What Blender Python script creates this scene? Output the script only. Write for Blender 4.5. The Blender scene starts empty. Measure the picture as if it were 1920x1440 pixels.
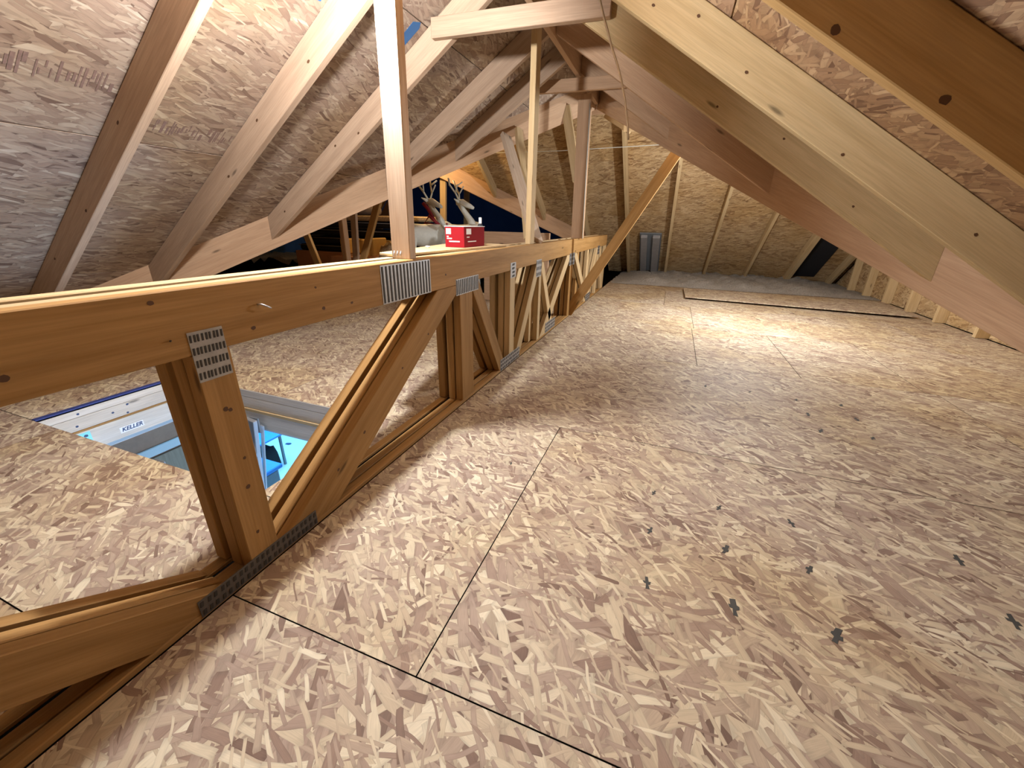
import bpy, bmesh, math, random
from mathutils import Vector as V, Matrix
random.seed(7)
S = bpy.context.scene
COL = S.collection

# ---------------------------------------------------------------- camera, world, lights, exposure
cam_d = bpy.data.cameras.new('camera'); cam = bpy.data.objects.new('camera', cam_d); COL.objects.link(cam)
cam_d.sensor_width = 36.0; cam_d.lens = 36.0 * 755 / 1920; cam_d.clip_start = 0.02
AX = V((0.93465078, 0.14856068, -0.32304434)); AY = V((0.35505532, -0.34122199, 0.87034664)); AZ = V((0.01906945, -0.92816878, -0.37167066))
M = Matrix(((AX[0], -AX[1], -AX[2]), (AY[0], -AY[1], -AY[2]), (AZ[0], -AZ[1], -AZ[2]))).to_4x4()
M.translation = V((0, 0, 0.9)); cam.matrix_world = M
S.camera = cam
S.view_settings.view_transform = 'Standard'; S.view_settings.look = 'None'
S.view_settings.gamma = 1.0; S.view_settings.use_curve_mapping = False
S.view_settings.exposure = 0.0
W = bpy.data.worlds.new('night'); S.world = W; W.use_nodes = True
W.node_tree.nodes['Background'].inputs[0].default_value = (0.02, 0.06, 0.16, 1)
W.node_tree.nodes['Background'].inputs[1].default_value = 0.10

def point(name, loc, power, color, r=0.04):
    d = bpy.data.lights.new(name, 'POINT'); d.energy = power; d.color = color; d.shadow_soft_size = r
    o = bpy.data.objects.new(name, d); COL.objects.link(o); o.location = loc; return o
def area(name, loc, power, color, size, rot=(0, 0, 0)):
    d = bpy.data.lights.new(name, 'AREA'); d.energy = power; d.color = color; d.size = size
    o = bpy.data.objects.new(name, d); COL.objects.link(o); o.location = loc; o.rotation_euler = rot; return o
point('lamp_near', (-1.045, 1.286, 1.63), 140, (0.98, 0.97, 0.98), 0.036)
point('lamp_far', (0.75, 4.45, 1.15), 150, (0.94, 0.97, 1.0), 0.05)
point('lamp_wing', (-3.4, 5.6, 1.75), 42, (1.0, 0.66, 0.30), 0.05)
area('lamp_room', (-4.6, 3.6, -0.30), 130, (0.20, 0.62, 1.0), 1.2)
area('lamp_hall', (-0.35, 1.25, -1.45), 62, (0.46, 0.68, 1.0), 0.6, (0, math.radians(112), 0))
point('fill_wing_far', (-6.0, 8.6, 1.2), 9, (0.45, 0.65, 1.0), 0.1)  # added cool fill, no lamp known there; lifts the navy wall

# ---------------------------------------------------------------- helpers
def tag(o, label=None, cat=None, group=None, kind=None):
    if label: o['label'] = label
    if cat: o['category'] = cat
    if group: o['group'] = group
    if kind: o['kind'] = kind
    return o
def empty(name, loc=(0, 0, 0)):
    o = bpy.data.objects.new(name, None); COL.objects.link(o); o.location = loc; o.empty_display_size = 0.05; return o
def uv_axis(bm, axis):
    axis = V(axis).normalized(); lay = bm.loops.layers.uv.verify()
    bm.normal_update()
    for f in bm.faces:
        n = f.normal
        if abs(n.dot(axis)) > 0.9:
            a = n.orthogonal().normalized(); b = n.cross(a)
        else:
            b = n.cross(axis).normalized(); a = b.cross(n)
        for l in f.loops:
            l[lay].uv = (l.vert.co.dot(a), l.vert.co.dot(b))
def link(name, bm, mat, parent=None, smooth=False):
    me = bpy.data.meshes.new(name); bm.to_mesh(me); bm.free()
    if smooth:
        for p in me.polygons: p.use_smooth = True
    me.materials.append(mat)
    o = bpy.data.objects.new(name, me); COL.objects.link(o)
    if parent is not None:
        o.parent = parent
        o.matrix_parent_inverse = Matrix.Translation(-parent.location)
    return o
def add_prism(bm, poly, ext, bev=0.0):
    ext = V(ext); n = len(poly)
    a = [bm.verts.new(V(p)) for p in poly]; b = [bm.verts.new(V(p) + ext) for p in poly]
    fs = [bm.faces.new(a[::-1]), bm.faces.new(b)]
    for i in range(n):
        j = (i + 1) % n; fs.append(bm.faces.new((a[i], a[j], b[j], b[i])))
    bmesh.ops.recalc_face_normals(bm, faces=fs)
    if bev > 0:
        es = list({e for f in fs for e in f.edges})
        bmesh.ops.bevel(bm, geom=es, offset=bev, segments=1, affect='EDGES', profile=0.5)
def prism(name, poly, ext, axis, mat, parent=None, bev=0.0025):
    bm = bmesh.new(); add_prism(bm, poly, ext, bev); uv_axis(bm, axis); return link(name, bm, mat, parent)
def box_poly(x0, x1, y0, y1, z0): return [(x0, y0, z0), (x1, y0, z0), (x1, y1, z0), (x0, y1, z0)]
def box(name, x0, x1, y0, y1, z0, z1, axis, mat, parent=None, bev=0.0025):
    return prism(name, box_poly(x0, x1, y0, y1, z0), (0, 0, z1 - z0), axis, mat, parent, bev)
def add_box(bm, x0, x1, y0, y1, z0, z1, bev=0): add_prism(bm, box_poly(x0, x1, y0, y1, z0), (0, 0, z1 - z0), bev)
def beam(name, p0, p1, side, ws, wd, mat, parent=None, bev=0.0025):
    """rectangular stick from p0 to p1; ws wide along side, wd deep across it"""
    p0, p1 = V(p0), V(p1); d = (p1 - p0).normalized(); s = V(side); s = (s - d * s.dot(d)).normalized(); u = d.cross(s)
    poly = [p0 + s * a * ws / 2 + u * b * wd / 2 for a, b in ((-1, -1), (1, -1), (1, 1), (-1, 1))]
    return prism(name, poly, p1 - p0, d, mat, parent, bev)
def add_tube(bm, pts, r, seg=6):
    pts = [V(p) for p in pts]; rings = []
    for i, p in enumerate(pts):
        d = (pts[min(i + 1, len(pts) - 1)] - pts[max(i - 1, 0)]).normalized()
        a = d.cross(V((0.31, 0.2, 0.93))).normalized(); b = d.cross(a)
        rr = r[i] if isinstance(r, (list, tuple)) else r
        rings.append([bm.verts.new(p + (a * math.cos(t) + b * math.sin(t)) * rr) for t in [2 * math.pi * k / seg for k in range(seg)]])
    for i in range(len(rings) - 1):
        for k in range(seg):
            bm.faces.new((rings[i][k], rings[i][(k + 1) % seg], rings[i + 1][(k + 1) % seg], rings[i + 1][k]))
    bm.faces.new(rings[0][::-1]); bm.faces.new(rings[-1])
def tube(name, pts, r, mat, parent=None, seg=6):
    bm = bmesh.new(); add_tube(bm, pts, r, seg); bmesh.ops.recalc_face_normals(bm, faces=bm.faces[:]); return link(name, bm, mat, parent, True)
def disc(name, c, n, ax, r1, r2, mat, parent, th=0.0006, seg=10, wob=0.15):
    """thin irregular blot lying on a surface"""
    c, n, ax = V(c), V(n).normalized(), V(ax); ax = (ax - n * ax.dot(n)).normalized(); b = n.cross(ax)
    poly = []
    for k in range(seg):
        t = 2 * math.pi * k / seg; w = 1 + random.uniform(-wob, wob)
        poly.append(c + ax * math.cos(t) * r1 * w + b * math.sin(t) * r2 * w)
    return prism(name, poly, n * th, ax, mat, parent, 0)

# ---------------------------------------------------------------- materials
def newmat(name):
    m = bpy.data.materials.new(name); m.use_nodes = True
    nt = m.node_tree; return m, nt, nt.nodes['Principled BSDF']
def N(nt, t, **kw):
    n = nt.nodes.new(t)
    for k, v in kw.items():
        if k.startswith('i_'): n.inputs[k[2:].replace('_', ' ')].default_value = v
        else: setattr(n, k, v)
    return n
def math_(nt, op, a, b=None, clamp=False):
    n = nt.nodes.new('ShaderNodeMath'); n.operation = op; n.use_clamp = clamp
    for i, x in enumerate((a, b)):
        if x is None: continue
        if isinstance(x, (int, float)): n.inputs[i].default_value = x
        else: nt.links.new(x, n.inputs[i])
    return n.outputs[0]
def vmath(nt, op, a, b=None):
    n = nt.nodes.new('ShaderNodeVectorMath'); n.operation = op
    for i, x in enumerate((a, b)):
        if x is None: continue
        if isinstance(x, (tuple, list)): n.inputs[i].default_value = x
        else: nt.links.new(x, n.inputs[i])
    return n.outputs[0]
def mixc(nt, fac, a, b, mode='MIX'):
    n = nt.nodes.new('ShaderNodeMix'); n.data_type = 'RGBA'; n.blend_type = mode; n.clamp_factor = True
    for s, x in ((n.inputs['Factor'], fac), (n.inputs[6], a), (n.inputs[7], b)):
        if isinstance(x, (int, float)): s.default_value = x
        elif isinstance(x, (tuple, list)): s.default_value = (*x, 1) if len(x) == 3 else x
        else: nt.links.new(x, s)
    return n.outputs[2]
def ramp(nt, fac, stops, interp='LINEAR'):
    n = nt.nodes.new('ShaderNodeValToRGB'); n.color_ramp.interpolation = interp
    el = n.color_ramp.elements
    while len(el) < len(stops): el.new(0.5)
    for e, (p, c) in zip(el, stops): e.position = p; e.color = (*c, 1) if len(c) == 3 else (c[0],) * 3 + (1,)
    nt.links.new(fac, n.inputs[0]); return n.outputs[0]
def obj_uv(nt):
    uv = N(nt, 'ShaderNodeUVMap').outputs[0]; oi = N(nt, 'ShaderNodeObjectInfo')
    off = N(nt, 'ShaderNodeCombineXYZ')
    nt.links.new(math_(nt, 'MULTIPLY', oi.outputs['Random'], 37.3), off.inputs[0])
    nt.links.new(math_(nt, 'MULTIPLY', oi.outputs['Random'], 91.7), off.inputs[1])
    return vmath(nt, 'ADD', uv, off.outputs[0]), oi.outputs['Random']
def bump(nt, bs, h, strength, dist):
    b = N(nt, 'ShaderNodeBump'); b.inputs['Strength'].default_value = strength; b.inputs['Distance'].default_value = dist
    nt.links.new(h, b.inputs['Height']); nt.links.new(b.outputs[0], bs.inputs['Normal'])

def wood(name, light, dark, knots=0.5, var=0.18, rough=0.72):
    m, nt, bs = newmat(name); uv, rnd = obj_uv(nt)
    st = vmath(nt, 'MULTIPLY', uv, (1.3, 26.0, 1))
    n1 = N(nt, 'ShaderNodeTexNoise', noise_dimensions='2D', i_Scale=1.0, i_Detail=3.0, i_Roughness=0.6, i_Distortion=0.4); nt.links.new(st, n1.inputs['Vector'])
    st2 = vmath(nt, 'MULTIPLY', uv, (7.0, 210.0, 1))
    n2 = N(nt, 'ShaderNodeTexNoise', noise_dimensions='2D', i_Scale=1.0, i_Detail=2.0); nt.links.new(st2, n2.inputs['Vector'])
    st3 = vmath(nt, 'MULTIPLY', uv, (0.9, 3.0, 1))
    n3 = N(nt, 'ShaderNodeTexNoise', noise_dimensions='2D', i_Scale=1.0, i_Detail=1.0); nt.links.new(st3, n3.inputs['Vector'])
    f = math_(nt, 'ADD', math_(nt, 'MULTIPLY', n1.outputs[0], 0.65), math_(nt, 'MULTIPLY', n3.outputs[0], 0.35))
    c = ramp(nt, f, [(0.34, dark), (0.62, light)])
    c = mixc(nt, 0.22, c, ramp(nt, n2.outputs[0], [(0.35, (0.45,)), (0.65, (1.0,))]), 'MULTIPLY')
    kv = vmath(nt, 'MULTIPLY', uv, (2.1, 9.0, 1))
    vo = N(nt, 'ShaderNodeTexVoronoi', voronoi_dimensions='2D', i_Scale=1.0); nt.links.new(kv, vo.inputs['Vector'])
    sel = N(nt, 'ShaderNodeSeparateColor'); nt.links.new(vo.outputs['Color'], sel.inputs[0])
    ok = math_(nt, 'LESS_THAN', sel.outputs[0], knots * 0.5)
    kn = math_(nt, 'MULTIPLY', ok, ramp(nt, vo.outputs['Distance'], [(0.03, (1.0,)), (0.085, (0.0,))]))
    c = mixc(nt, math_(nt, 'MULTIPLY', kn, 0.75), c, tuple(x * 0.22 for x in dark))
    hv = N(nt, 'ShaderNodeHueSaturation'); nt.links.new(c, hv.inputs['Color'])
    nt.links.new(math_(nt, 'ADD', math_(nt, 'MULTIPLY', rnd, 2 * var), 1 - var), hv.inputs['Value'])
    nt.links.new(hv.outputs[0], bs.inputs['Base Color']); bs.inputs['Roughness'].default_value = rough
    bs.inputs['Specular IOR Level'].default_value = 0.25
    bump(nt, bs, n2.outputs[0], 0.12, 0.002)
    return m

def strands(name, tones, size=1.0, layers=6, contrast=1.0, base_ang=0.0, rough=0.68, bumpd=0.0016, spread=1.0, tint=(1, 1, 1)):
    """oriented strand board: layers of randomly turned rectangular flakes"""
    m, nt, bs = newmat(name); uv, rnd = obj_uv(nt)
    uvn = N(nt, 'ShaderNodeTexNoise', noise_dimensions='2D', i_Scale=9.0 / size, i_Detail=1.0); nt.links.new(uv, uvn.inputs['Vector'])
    wob = vmath(nt, 'MULTIPLY', vmath(nt, 'SUBTRACT', uvn.outputs['Color'], (0.5, 0.5, 0.5)), (0.02 * size, 0.02 * size, 0))
    uv = vmath(nt, 'ADD', uv, wob)
    col = None; hgt = None; grain = None
    angs = [70, -62, 40, -84, 12, -35, 58, -10, 30][:layers]
    for i, a in enumerate(angs):
        r = N(nt, 'ShaderNodeVectorRotate', rotation_type='Z_AXIS'); nt.links.new(uv, r.inputs['Vector'])
        r.inputs['Angle'].default_value = math.radians(a * spread + base_ang)
        k = size * (1.5, 1.3, 1.15, 1.05, .95, .85, .75, .5, .42)[i]
        q = vmath(nt, 'ADD', vmath(nt, 'MULTIPLY', r.outputs[0], (6.2 / k, 25.0 / k, 1)), (i * 13.7, i * 7.3, 0))
        vo = N(nt, 'ShaderNodeTexVoronoi', voronoi_dimensions='2D', i_Scale=1.0, i_Randomness=1.0); nt.links.new(q, vo.inputs['Vector'])
        loc = vmath(nt, 'MULTIPLY', vmath(nt, 'SUBTRACT', q, vo.outputs['Position']), (k / 6.2, k / 25.0, 1))
        sc = N(nt, 'ShaderNodeSeparateColor'); nt.links.new(vo.outputs['Color'], sc.inputs[0])
        r2 = N(nt, 'ShaderNodeVectorRotate', rotation_type='Z_AXIS'); nt.links.new(loc, r2.inputs['Vector'])
        nt.links.new(math_(nt, 'MULTIPLY', math_(nt, 'SUBTRACT', sc.outputs[2], 0.5), 0.45), r2.inputs['Angle'])
        ab = N(nt, 'ShaderNodeSeparateXYZ'); nt.links.new(vmath(nt, 'ABSOLUTE', r2.outputs[0]), ab.inputs[0])
        lx = math_(nt, 'DIVIDE', ab.outputs[0], 0.076 * k)
        wv = math_(nt, 'ADD', math_(nt, 'MULTIPLY', math_(nt, 'POWER', sc.outputs[1], 1.6), 0.017 * k), 0.0035 * k)
        ly = math_(nt, 'DIVIDE', ab.outputs[1], wv)
        d = math_(nt, 'MAXIMUM', lx, ly)
        mask = math_(nt, 'LESS_THAN', d, 1.0)
        if i > 0: mask = math_(nt, 'MULTIPLY', mask, math_(nt, 'GREATER_THAN', sc.outputs[2], 0.22 if i < 7 else 0.55))
        tone = ramp(nt, sc.outputs[0], tones)
        edge = ramp(nt, d, [(0.70, (1.0,)), (1.0, (0.80,))])  # strand edges darkened: small shadows drawn into the colour
        tone = mixc(nt, contrast, tone, edge, 'MULTIPLY')
        g = r2.outputs[0]
        if col is None:
            col, grain = tone, g
            hgt = sc.outputs[0]
        else:
            col = mixc(nt, mask, col, tone)
            mv = N(nt, 'ShaderNodeMix', data_type='VECTOR'); nt.links.new(mask, mv.inputs['Factor']); nt.links.new(grain, mv.inputs[4]); nt.links.new(g, mv.inputs[5]); grain = mv.outputs[1]
            mf = N(nt, 'ShaderNodeMix', data_type='FLOAT'); nt.links.new(mask, mf.inputs['Factor']); nt.links.new(hgt, mf.inputs[2]); nt.links.new(math_(nt, 'ADD', sc.outputs[0], 0.25 * i), mf.inputs[3]); hgt = mf.outputs[0]
    gn = N(nt, 'ShaderNodeTexNoise', noise_dimensions='2D', i_Scale=1.0, i_Detail=2.0)
    nt.links.new(vmath(nt, 'MULTIPLY', grain, (25, 420, 1)), gn.inputs['Vector'])
    col = mixc(nt, 0.35, col, ramp(nt, gn.outputs[0], [(0.3, (0.62,)), (0.65, (1.0,))]), 'MULTIPLY')
    big = N(nt, 'ShaderNodeTexNoise', noise_dimensions='2D', i_Scale=1.1, i_Detail=3.0); nt.links.new(uv, big.inputs['Vector'])
    col = mixc(nt, 0.75, col, ramp(nt, big.outputs[0], [(0.36, (0.88, 0.78, 0.62)), (0.50, (0.97, 0.93, 0.89)), (0.64, (1.0, 0.985, 1.0))]), 'MULTIPLY')
    col = mixc(nt, 1.0, col, tint, 'MULTIPLY')
    nt.links.new(col, bs.inputs['Base Color']); bs.inputs['Roughness'].default_value = rough
    bs.inputs['Specular IOR Level'].default_value = 0.3
    bump(nt, bs, hgt, 0.5, bumpd)
    return m

def plain(name, color, rough=0.6, metal=0.0, noise=0.15, scale=20.0, emit=None):
    m, nt, bs = newmat(name)
    tc = N(nt, 'ShaderNodeTexCoord'); n = N(nt, 'ShaderNodeTexNoise', i_Scale=scale, i_Detail=3.0); nt.links.new(tc.outputs['Object'], n.inputs['Vector'])
    c = mixc(nt, n.outputs[0], tuple(x * (1 - noise) for x in color), tuple(min(1, x * (1 + noise)) for x in color))
    nt.links.new(c, bs.inputs['Base Color']); bs.inputs['Roughness'].default_value = rough; bs.inputs['Metallic'].default_value = metal
    if emit:
        bs.inputs['Emission Color'].default_value = (*emit[0], 1); bs.inputs['Emission Strength'].default_value = emit[1]
    return m
def fluff(name, c0, c1, scale=60):
    m, nt, bs = newmat(name)
    tc = N(nt, 'ShaderNodeTexCoord'); n = N(nt, 'ShaderNodeTexNoise', i_Scale=scale, i_Detail=5.0, i_Roughness=0.7); nt.links.new(tc.outputs['Object'], n.inputs['Vector'])
    nt.links.new(ramp(nt, n.outputs[0], [(0.35, c0), (0.65, c1)]), bs.inputs['Base Color']); bs.inputs['Roughness'].default_value = 0.95
    bump(nt, bs, n.outputs[0], 0.9, 0.02); return m

T_FLOOR = [(0.0, (0.22, 0.14, 0.105)), (0.07, (0.34, 0.235, 0.18)), (0.28, (0.44, 0.33, 0.26)), (0.55, (0.54, 0.43, 0.315)), (0.82, (0.66, 0.555, 0.40)), (1.0, (0.80, 0.71, 0.54))]
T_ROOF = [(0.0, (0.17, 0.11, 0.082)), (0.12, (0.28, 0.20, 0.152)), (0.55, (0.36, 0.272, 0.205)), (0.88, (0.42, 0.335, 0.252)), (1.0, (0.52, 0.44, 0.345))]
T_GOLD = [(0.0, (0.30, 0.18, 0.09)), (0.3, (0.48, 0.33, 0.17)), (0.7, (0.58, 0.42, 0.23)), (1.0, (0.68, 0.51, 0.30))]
osb_floor = strands('osb_floor', T_FLOOR, 1.0, 9, tint=(0.95, 0.985, 0.985))
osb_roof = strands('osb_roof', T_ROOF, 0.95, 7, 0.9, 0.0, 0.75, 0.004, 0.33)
osb_warm_cast = strands('osb_warm_cast', T_ROOF, 0.9, 7, 0.9, 0.0, 0.75, 0.004, 0.33, (1.08, 0.93, 0.74))  # roof board with the right slope's warm light tinted in
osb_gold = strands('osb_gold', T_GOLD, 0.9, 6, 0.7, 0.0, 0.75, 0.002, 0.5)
lum_yellow_cast = wood('lumber_yellow_cast', (0.59, 0.455, 0.255), (0.49, 0.36, 0.185), 0.3, 0.08)  # yellow cast of the light put into the right rafters' colour
lum_brown_shade = wood('lumber_brown_shade', (0.50, 0.33, 0.145), (0.42, 0.26, 0.10), 0.2, 0.06)  # darker copy for the nearest right rafter, its shade put into the colour
lum_pink_cast = wood('lumber_pink_cast', (0.50, 0.36, 0.25), (0.41, 0.285, 0.195), 0.3, 0.10)  # pinkish cast of the light on the left put into the wood colour
lum_rose = wood('lumber_rose', (0.55, 0.37, 0.235), (0.46, 0.295, 0.18), 0.3, 0.10)
lum_orange_shade = wood('lumber_orange_shade', (0.43, 0.25, 0.092), (0.31, 0.168, 0.053), 0.35, 0.08)  # shade on the near truss put into a darker, more orange wood
lum_pale = wood('lumber_pale', (0.62, 0.47, 0.27), (0.52, 0.37, 0.19), 0.3, 0.12)
lum_post = wood('lumber_post', (0.60, 0.47, 0.35), (0.48, 0.34, 0.235), 0.4, 0.05)
lum_hatch = wood('lumber_hatch', (0.72, 0.68, 0.62), (0.62, 0.57, 0.50), 0.5, 0.05)
knot_m = plain('knot_dark', (0.10, 0.045, 0.018), 0.7)
steel = plain('galvanized_steel', (0.42, 0.42, 0.42), 0.42, 0.75, 0.25, 60)
steel_dark = plain('steel_slot', (0.05, 0.045, 0.04), 0.7, 0.2)
alu = plain('aluminium', (0.62, 0.65, 0.70), 0.35, 0.8)
dark_under = plain('dark_underlay', (0.004, 0.0035, 0.003), 0.9)
dark_under.node_tree.nodes['Principled BSDF'].inputs['Specular IOR Level'].default_value = 0.0
paint_m = plain('dark_paint', (0.055, 0.055, 0.05), 0.8, 0, 0.3)
ink_m = plain('stamp_ink', (0.20, 0.125, 0.10), 0.85, 0, 0.35, 80)
ink_blue = plain('blue_label_ink', (0.04, 0.07, 0.16), 0.6)
white_m = plain('white_label', (0.80, 0.80, 0.78), 0.5, 0, 0.04)
cyan_m = plain('pale_cyan_sticker', (0.25, 0.72, 0.80), 0.5, 0, 0.05)
navy_m = plain('navy_edge', (0.03, 0.05, 0.22), 0.6)
blue_m = plain('blue_plastic', (0.05, 0.22, 0.62), 0.45)
blue_wrap = plain('blue_membrane', (0.015, 0.11, 0.30), 0.5)
black_m = plain('black_fabric', (0.012, 0.013, 0.018), 0.7)
grey_m = plain('grey_plastic', (0.16, 0.18, 0.20), 0.4)
room_m = plain('pale_room_paint', (0.62, 0.66, 0.68), 0.7, 0, 0.05, 3)
brown_m = plain('brown_panel', (0.50, 0.27, 0.17), 0.6)
insul = fluff('blown_insulation', (0.30, 0.29, 0.28), (0.55, 0.53, 0.50))
insul_tan = fluff('tan_insulation', (0.36, 0.26, 0.15), (0.60, 0.46, 0.28), 40)
navy_wall = plain('navy_darkness', (0.035, 0.10, 0.26), 0.7, 0, 0.3, 2)  # navy stands in for the bluish darkness of the wing
red_m = plain('red_carton', (0.27, 0.010, 0.016), 0.85, 0, 0.06)
red_m.node_tree.nodes['Principled BSDF'].inputs['Specular IOR Level'].default_value = 0.15
red_cloth = plain('red_ribbon', (0.20, 0.008, 0.015), 0.7)
mesh_white = plain('white_wire', (0.58, 0.60, 0.55), 0.6, 0, 0.12, 50)
cable_m = plain('pale_cable', (0.62, 0.55, 0.45), 0.6)
vent_m = plain('grey_vent', (0.28, 0.27, 0.27), 0.6)
glass_on = plain('lit_bulb', (1, 0.95, 0.88), 0.4, 0, 0.0, 1, ((1.0, 0.93, 0.85), 6.0))

# ---------------------------------------------------------------- geometry of the roof
XR, ZR = -0.945, 2.07                  # ridge, rafter undersides
PY = 4.88                              # where ridge and valleys meet
SR, SL = 1.165, 1.217                  # valley run of y per x, right and left
RD = 0.168                             # plumb depth of a rafter
def zr(x): return 1.44 - 0.667 * x
def zl(x): return 2.70 + 0.667 * x
def zfar(y): return 0.667 * (8.73 - y)
YB = 5.37                              # ridge of the roof behind
def vx_r(y): return XR + (PY - y) / SR
def vx_l(y): return XR - (PY - y) / SL

def clip(poly, rect):
    """clip a 2-D polygon against an axis rectangle"""
    x0, x1, y0, y1 = rect
    for ax, lim, sgn in ((0, x0, 1), (0, x1, -1), (1, y0, 1), (1, y1, -1)):
        out = []
        for i in range(len(poly)):
            a, b = poly[i], poly[(i + 1) % len(poly)]
            da, db = (a[ax] - lim) * sgn, (b[ax] - lim) * sgn
            if da >= 0: out.append(a)
            if (da >= 0) != (db >= 0):
                t = da / (da - db); out.append((a[0] + (b[0] - a[0]) * t, a[1] + (b[1] - a[1]) * t))
        poly = out
        if len(poly) < 3: return None
    ar = 0.5 * sum(poly[i][0] * poly[(i + 1) % len(poly)][1] - poly[(i + 1) % len(poly)][0] * poly[i][1] for i in range(len(poly)))
    if abs(ar) < 0.01: return None
    cl = [poly[0]]
    for p in poly[1:]:
        if (p[0] - cl[-1][0]) ** 2 + (p[1] - cl[-1][1]) ** 2 > 1e-6: cl.append(p)
    return cl if len(cl) > 2 else None
def sheets(root, poly2, f3, us, vs, thick, axis, mat, gap=0.003, stagger=0.0):
    """sheets of board tiling a polygon: us / vs are the joint positions"""
    for j in range(len(vs) - 1):
        sh = stagger * (j % 2); uu = [u + sh for u in us]
        for i in range(len(uu) - 1):
            pl = clip(poly2, (uu[i] + gap / 2, uu[i + 1] - gap / 2, vs[j] + gap / 2, vs[j + 1] - gap / 2))
            if pl: prism('osb_sheet', [f3(*p) for p in pl], thick, axis, mat, root, 0.0012)
def fr(a, b, st):
    o = [a]
    while o[-1] < b: o.append(o[-1] + st)
    return o

# ---------------------------------------------------------------- floor
bm = bmesh.new()
add_box(bm, -9, 3.0, -2.2, 0.78, -0.05, -0.0008); add_box(bm, -9, -2.665, 0.78, 1.44, -0.05, -0.0008); add_box(bm, -1.225, 3.0, 0.78, 1.44, -0.05, -0.0008); add_box(bm, -9, 3.0, 1.44, 12.5, -0.05, -0.0008)
floor = link('floor', bm, dark_under); tag(floor, 'attic floor decked in OSB sheets', kind='structure')
def fsheet(x0, x1, y0, y1, g=0.0035):
    return box('osb_sheet', x0 + g / 2, x1 - g / 2, y0 + g / 2, y1 - g / 2, -0.012, 0.0, (1, 0, 0), osb_floor, floor, 0)
xs0, xs1 = -0.922, 2.78
for y0, y1, cuts in ((-1.98, -0.76, [0.9]), (-0.76, 0.46, [1.35]), (0.46, 1.68, [-0.375, 2.06]), (1.68, 2.95, [1.60]), (2.95, 4.12, [0.28, 0.905, 1.54]), (4.12, 5.30, [0.30, 2.2]), (5.30, 6.52, [0.0, 1.4]), (6.52, 7.35, [0.9])):
    c = [xs0] + cuts + [xs1]
    for a, b in zip(c, c[1:]): fsheet(a, b, y0, y1)
xl = -1.075
for y0, y1, cuts in ((-2.0, -0.98, [-5.0, -2.6]), (-0.98, 0.24, [-4.2, -1.76]), (0.24, 0.785, [-4.9, -2.46]), (1.43, 2.65, [-3.9, -1.9]), (2.65, 3.87, [-4.6, -2.7]), (3.87, 5.1, [-3.0])):
    c = [-6.6] + cuts + [xl]
    for a, b in zip(c, c[1:]): fsheet(a, b, y0, y1)
fsheet(-6.6, -4.9, 0.785, 1.43); fsheet(-4.9, -2.658, 0.785, 1.43); fsheet(-1.232, xl, 0.785, 1.43)
# dark paint dabs in a grid on the deck
def dab(x, y, s, turn):
    pts = [(-.35, -1), (.3, -1), (.3, -.35), (.75, -.3), (.7, .1), (.35, .15), (.4, 1), (-.3, .95), (-.35, .25), (-.8, .2), (-.75, -.15), (-.3, -.25)]
    c, sn = math.cos(turn), math.sin(turn)
    s *= .85; poly = [(x + s * (a * 0.62 * c - b * sn) + random.uniform(-1, 1) * s * .08, y + s * (a * 0.62 * sn + b * c) + random.uniform(-1, 1) * s * .08, 0.0002) for a, b in pts]
    prism('paint_dab', poly, (0, 0, 0.0006), (1, 0, 0), paint_m, floor, 0)
for x, y, s in ((.068, 1.32, .017), (.282, 1.318, .019), (.498, 1.323, .022), (.066, 1.111, .021), (.283, 1.113, .024), (.50, 1.118, .023), (.069, .898, .024), (.282, .902, .031), (.503, .907, .031), (.927, 1.327, .027), (.933, 1.117, .030),
                (.781, 2.523, .022), (.996, 2.537, .024), (.79, 2.326, .026), (1.01, 2.359, .024), (1.003, 2.143, .022), (.795, 2.134, .028), (.311, 2.546, .022), (-.48, 1.30, .012), (.55, 2.55, .016)):
    dab(x, y, s, random.uniform(-0.5, 0.3))

# ---------------------------------------------------------------- ceiling: main gable roof
bm = bmesh.new()
for pl in ([(XR, -1.6, ZR + RD + .02), (XR, PY, ZR + RD + .02), (2.5, PY - SR * 3.445, zr(2.5) + RD + .02), (2.5, -1.6, zr(2.5) + RD + .02)],
           [(XR, -1.6, ZR + RD + .02), (XR, PY, ZR + RD + .02), (-4.4, PY - SL * 3.455, zl(-4.4) + RD + .02), (-4.4, -1.6, zl(-4.4) + RD + .02)]):
    add_prism(bm, pl, (0, 0, .02))
ceiling = link('ceiling', bm, dark_under); tag(ceiling, 'gable roof boarded in OSB sheets over the attic', kind='structure')
cs = 1 / math.sqrt(1 + .667 ** 2)
nR, nL = V((.667, 0, 1)).normalized() * .012, V((-.667, 0, 1)).normalized() * .012
sheets(ceiling, [(-1.6, XR), (PY, XR), (PY - SR * 3.245, 2.3), (-1.6, 2.3)], lambda y, x: (x, y, zr(x) + RD), fr(-2.98, 5.2, 2.44), fr(XR, 2.4, 1.22 * cs), nR, (0, 1, 0), osb_warm_cast, .004, 1.22)
sheets(ceiling, [(-1.6, XR), (PY, XR), (PY - SL * 3.255, -4.2), (-1.6, -4.2)], lambda y, x: (x, y, zl(x) + RD), fr(-3.575, 5.2, 2.44), [XR - v for v in [0] + fr(.51, 3.4, 1.22 * cs)][::-1], nL, (0, 1, 0), osb_roof, .004, 1.15)
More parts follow.
